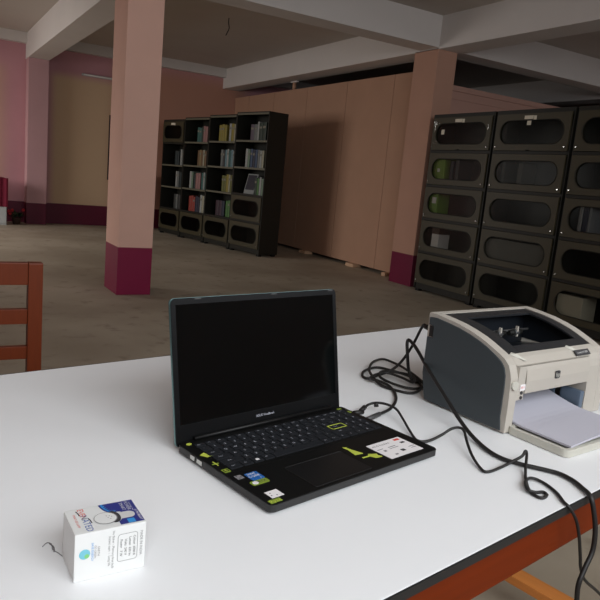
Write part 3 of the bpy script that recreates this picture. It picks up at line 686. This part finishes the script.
# paper in the tray
b = MB(); na, nb = 8, 16; A0, A1 = .030, .238
def pz(a, bb):
    t = (a - A0) / (A1 - A0); back = max(0, (bb + .02) / .11)
    return .0185 + .006 * t + .024 * min(1, back) ** 1.5 + .004 * math.sin(t * 3) * max(0, -bb / .12)
for lay, dz in ((0, 0),):
    V = [[(A0 + (A1 - A0) * i / na, -.119 + .215 * j / nb) for i in range(na + 1)] for j in range(nb + 1)]
    top = [(a, q, pz(a, q)) for row in V for a, q in row]; bot = [(a, q, pz(a, q) - .0038) for row in V for a, q in row]; n = len(top); w_ = na + 1; F = []
    for j in range(nb):
        for i in range(na):
            k = j * w_ + i; F += [(k, k + 1, k + w_ + 1, k + w_), (n + k, n + k + w_, n + k + w_ + 1, n + k + 1)]
    for i in range(na): F += [(i, n + i, n + i + 1, i + 1), (nb * w_ + i, nb * w_ + i + 1, n + nb * w_ + i + 1, n + nb * w_ + i)]
    for j in range(nb): F += [(j * w_, (j + 1) * w_, n + (j + 1) * w_, n + j * w_), (j * w_ + na, n + j * w_ + na, n + (j + 1) * w_ + na, (j + 1) * w_ + na)]
    b.solid(top + bot, F, 'paper')
o = b.build('paper_stack'); o.location = pr.location; o.rotation_euler = pr.rotation_euler
tag(o, 'stack of blank white paper lying in the printer tray', 'paper')
bpy.context.view_layer.update()

# ------------------------------------------------------------------ cables
def cable(name, label, parts):
    r = thing(name, label, 'cable')
    for nm, pts, rad, m in parts:
        q = smooth_path(pts) if len(pts) > 2 else pts
        MB().tube(q, rad, m, 8).build(nm, r)
    return r
cable('usb_cable', 'black data cable coiled on the table between the laptop and the printer', [
    ('cord', [(.953, 1.045, .901), (.955, 1.06, .90), (.976, 1.11, .84), (.97, 1.135, .795), (.953, 1.15, .77), (.926, 1.162, .757), (.900, 1.156, .754), (.893, 1.172, .754), (.923, 1.209, .754), (.973, 1.228, .754), (.99, 1.196, .756), (.997, 1.147, .759), (1.003, 1.112, .757), (.978, 1.065, .754), (.932, 1.042, .754), (.907, 1.069, .754), (.895, 1.108, .755), (.907, 1.156, .760), (.928, 1.197, .762), (.981, 1.253, .760), (1.032, 1.279, .757), (1.04, 1.239, .757), (1.03, 1.187, .759), (1.012, 1.122, .760), (.992, 1.072, .757), (.950, 1.058, .757), (.925, 1.090, .758), (.915, 1.135, .762), (.945, 1.168, .764), (.985, 1.150, .763), (.995, 1.115, .764), (.966, 1.082, .763), (.963, 1.122, .763), (.944, 1.151, .766), (.912, 1.150, .764), (.884, 1.136, .760), (.902, 1.132, .757), (.912, 1.105, .755), (.898, 1.062, .754), (.866, 1.014, .754), (.823, .976, .754), (.790, .956, .756), (.770, .945, .758)], .0031, 'rubber'),
    ('plug', [(.770, .945, .7582), (.727, .9275, .7582)], .0046, 'connector'),
    ('plug', [(.9545, 1.050, .901), (.950, 1.030, .901)], .006, 'rubber')])
cable('power_cable', 'thick black mains cable draped over the printer side and the table edge', [
    ('cord', [(1.03, 1.10, .756), (.985, 1.10, .758), (.981, 1.117, .78), (.969, 1.116, .825), (.967, 1.118, .846), (.972, 1.118, .852), (.958, 1.075, .845), (.926, .997, .825), (.900, .91, .795), (.885, .847, .77), (.873, .8, .758), (.859, .749, .7545), (.857, .711, .7545), (.872, .682, .7545), (.895, .652, .7545), (.906, .633, .7545), (.906, .608, .7545), (.897, .584, .7545), (.886, .561, .7535), (.8875, .552, .733), (.891, .546, .702), (.8885, .543, .671), (.872, .540, .647), (.860, .5375, .625), (.8635, .5375, .595), (.876, .538, .534), (.885, .53, .40), (.89, .50, .2), (.90, .46, .03), (.95, .42, .0046), (1.05, .40, .0046)], .0038, 'rubber')])
cable('charger_cable', 'thin black charging cable from the laptop with a small loop near the edge', [
    ('cord', [(.752, .974, .7605), (.768, .980, .765), (.782, .976, .769), (.793, .957, .772), (.803, .937, .768), (.792, .901, .762), (.776, .860, .756), (.764, .825, .7535), (.781, .815, .754), (.81, .814, .762), (.83, .812, .772), (.842, .805, .776), (.843, .793, .774), (.83, .77, .764), (.808, .735, .758), (.792, .7, .7535), (.791, .683, .7532), (.825, .687, .7535), (.862, .691, .759), (.878, .689, .766), (.884, .689, .774), (.885, .686, .768), (.857, .662, .756), (.832, .639, .7535), (.808, .612, .753), (.802, .594, .753), (.807, .585, .753), (.822, .590, .753), (.824, .599, .753), (.81, .601, .754), (.800, .608, .757), (.815, .626, .757), (.835, .637, .756), (.848, .634, .7545), (.852, .616, .753), (.843, .588, .753), (.828, .564, .753), (.827, .5535, .7505), (.840, .5475, .731), (.852, .546, .704), (.869, .549, .665), (.881, .552, .639), (.904, .556, .610), (.973, .568, .559), (1.08, .588, .47), (1.13, .59, .3), (1.15, .58, .08), (1.18, .56, .0028), (1.25, .54, .0028)], .0025, 'rubber'),
    ('plug', [(.742, .962, .7595), (.720, .960, .7595)], .005, 'rubber'),
    ('plug', [(.758, .978, .762), (.740, .966, .7595)], .0048, 'rubber'),
    ('velcro_tie', [(.779, .976, .7655), (.786, .972, .7668)], .0052, 'rubber')])

# ------------------------------------------------------------------ small carton
bx = thing('carton_box', 'small white and blue printed carton box standing near the table front', 'box', (.138, .637, .7502), 1.5)
BW, BD, BH = .0762, .0535, .0550
MB().box(0, BW, 0, BD, 0, BH, 'carton', .0012).build('body', bx)
b = MB(); zt = BH + .00025
def disc(b, cx, cy, r1, r2, z, m, n=24): b.face([(cx + r1 * math.cos(2 * PI * k / n), cy + r2 * math.sin(2 * PI * k / n), z) for k in range(n)], m)
# blue field with an arched left border, wider towards the back right
arc = [(.0370 + .006 * (1 - math.cos(t * PI / 2)) * 1.6, .0525 - .020 * math.sin(t * PI / 2)) for t in [k / 8 for k in range(9)]]
b.face([(p[0], p[1], zt) for p in arc] + [(.056, .0305, zt), (.058, .0200, zt), (.049, .0095, zt), (.049, .003, zt), (.0752, .003, zt), (.0752, .0525, zt)], 'navy')
for k in range(8):
    (xa, ya), (xb, yb) = arc[k], arc[k + 1]
    b.face([(xa + .002, ya, zt + .0001), (xb + .002, yb - .0005, zt + .0001), (xb + .0055, yb + .0035, zt + .0001), (xa + .0065, ya, zt + .0001)], 'azure')
b.face([(.058, .0035, zt + .0001), (.066, .0035, zt + .0001), (.066, .0125, zt + .0001), (.058, .0125, zt + .0001)], 'azure')
stad = [(x, y_, zt + .0003) for x, y_ in rbox2(.046, .0695, .0145, .0285, .0065, 6)]; b.face(stad, 'silver')
disc(b, .0465, .0215, .007, .0125, zt + .0004, 'darkprint'); disc(b, .0375, .0215, .0125, .0125, zt + .0005, 'greyprint'); disc(b, .0372, .0215, .0117, .0117, zt + .0006, 'carton')
for dx, dy in ((.003, 0), (.005, .003), (.005, -.003), (.002, .004), (.007, .001)): disc(b, .0372 + dx, .0215 + dy, .0007, .0007, zt + .0007, 'greyprint', 8)
DN, RT = (0, -1, 0), (1, 0, 0)
b.text('EVEN', (.0160, .0395, zt), DN, RT, .0095, 'redprint'); b.text('NATED', (.0165, .0190, zt), DN, RT, .0105, 'blueprint')
b.text('SMART LED LAMP', (.0075, .027, zt), DN, RT, .0036, 'redprint')
for x, s_ in ((.0125, .043), (.0215, .024)): b.tube([(x - .0010, s_ + .004, zt), (x, s_, zt + .0001), (x + .0005, s_ - .006, zt)], .0006, 'darkprint', 4)
b.text('SMART', (.0610, .0405, zt + .0002), DN, RT, .0056, 'silver'); b.text('POWER', (.0665, .0405, zt + .0002), DN, RT, .0056, 'silver'); b.text('Low voltage lamp', (.0705, .038, zt + .0002), DN, RT, .0028, 'silver'); b.text('ULTRA BRIGHT', (.0725, .0175, zt + .0002), DN, RT, .0036, 'whites')
o = b.build('top_print', bx, fix=False); o['label'] = 'printed top with blue corner and round lamp picture'
b = MB(); yf = -.0003
def ftext(s_, x, z, size, m): b.text(s_, (x, yf, z), (0, 0, -1), (1, 0, 0), size, m)
b.face([(.0105 + .0058 * math.cos(2 * PI * k / 16), yf, .031 + .0058 * math.sin(2 * PI * k / 16)) for k in range(16)], 'aqua')
b.face([(.0128 + .0026 * math.cos(2 * PI * k / 12), yf - .0001, .0285 + .0026 * math.sin(2 * PI * k / 12)) for k in range(12)], 'green')
ftext('SAVE ENERGY', .0185, .032, .0034, 'azure'); ftext('GO GREEN', .0215, .0315, .003, 'greyprint'); ftext('EARTH', .0250, .0315, .0036, 'greyprint')
ftext('Instant start  -  Long life', .0365, .0285, .0036, 'greyprint'); ftext('No flicker - Mercury free bulb', .0405, .0295, .0036, 'greyprint')
fr_ = rbox2(.0455, .0670, .0135, .0455, .003, 3); fr_ = [(x, yf, z) for x, z in fr_]; b.tube(fr_ + fr_[:1], .00022, 'greyprint', 4)
for i, s_ in enumerate(('Power   7 W', 'Volts  240 V', 'Lumen  630 lm', 'Colour  6500 K')): ftext(s_, .0492 + i * .0048, .0295, .0038, 'darkprint')
ftext('MADE IN INDIA', .0712, .031, .0042, 'greyprint')
o = b.build('front_print', bx, fix=False); o['label'] = 'printed white front with small sideways lettering'
r = MB().tube(smooth_path([(.120, .718, .7506), (.126, .724, .7508), (.130, .719, .7508), (.1295, .708, .7507), (.134, .698, .7507), (.137, .690, .7506)]), .0005, 'greyprint', 5)
r.tube(smooth_path([(.128, .722, .7507), (.131, .712, .7509), (.130, .703, .7507)]), .0008, 'greyprint', 5)
tag(r.build('thread_scrap'), 'tiny dark scrap of thread on the table left of the carton box', 'scrap')
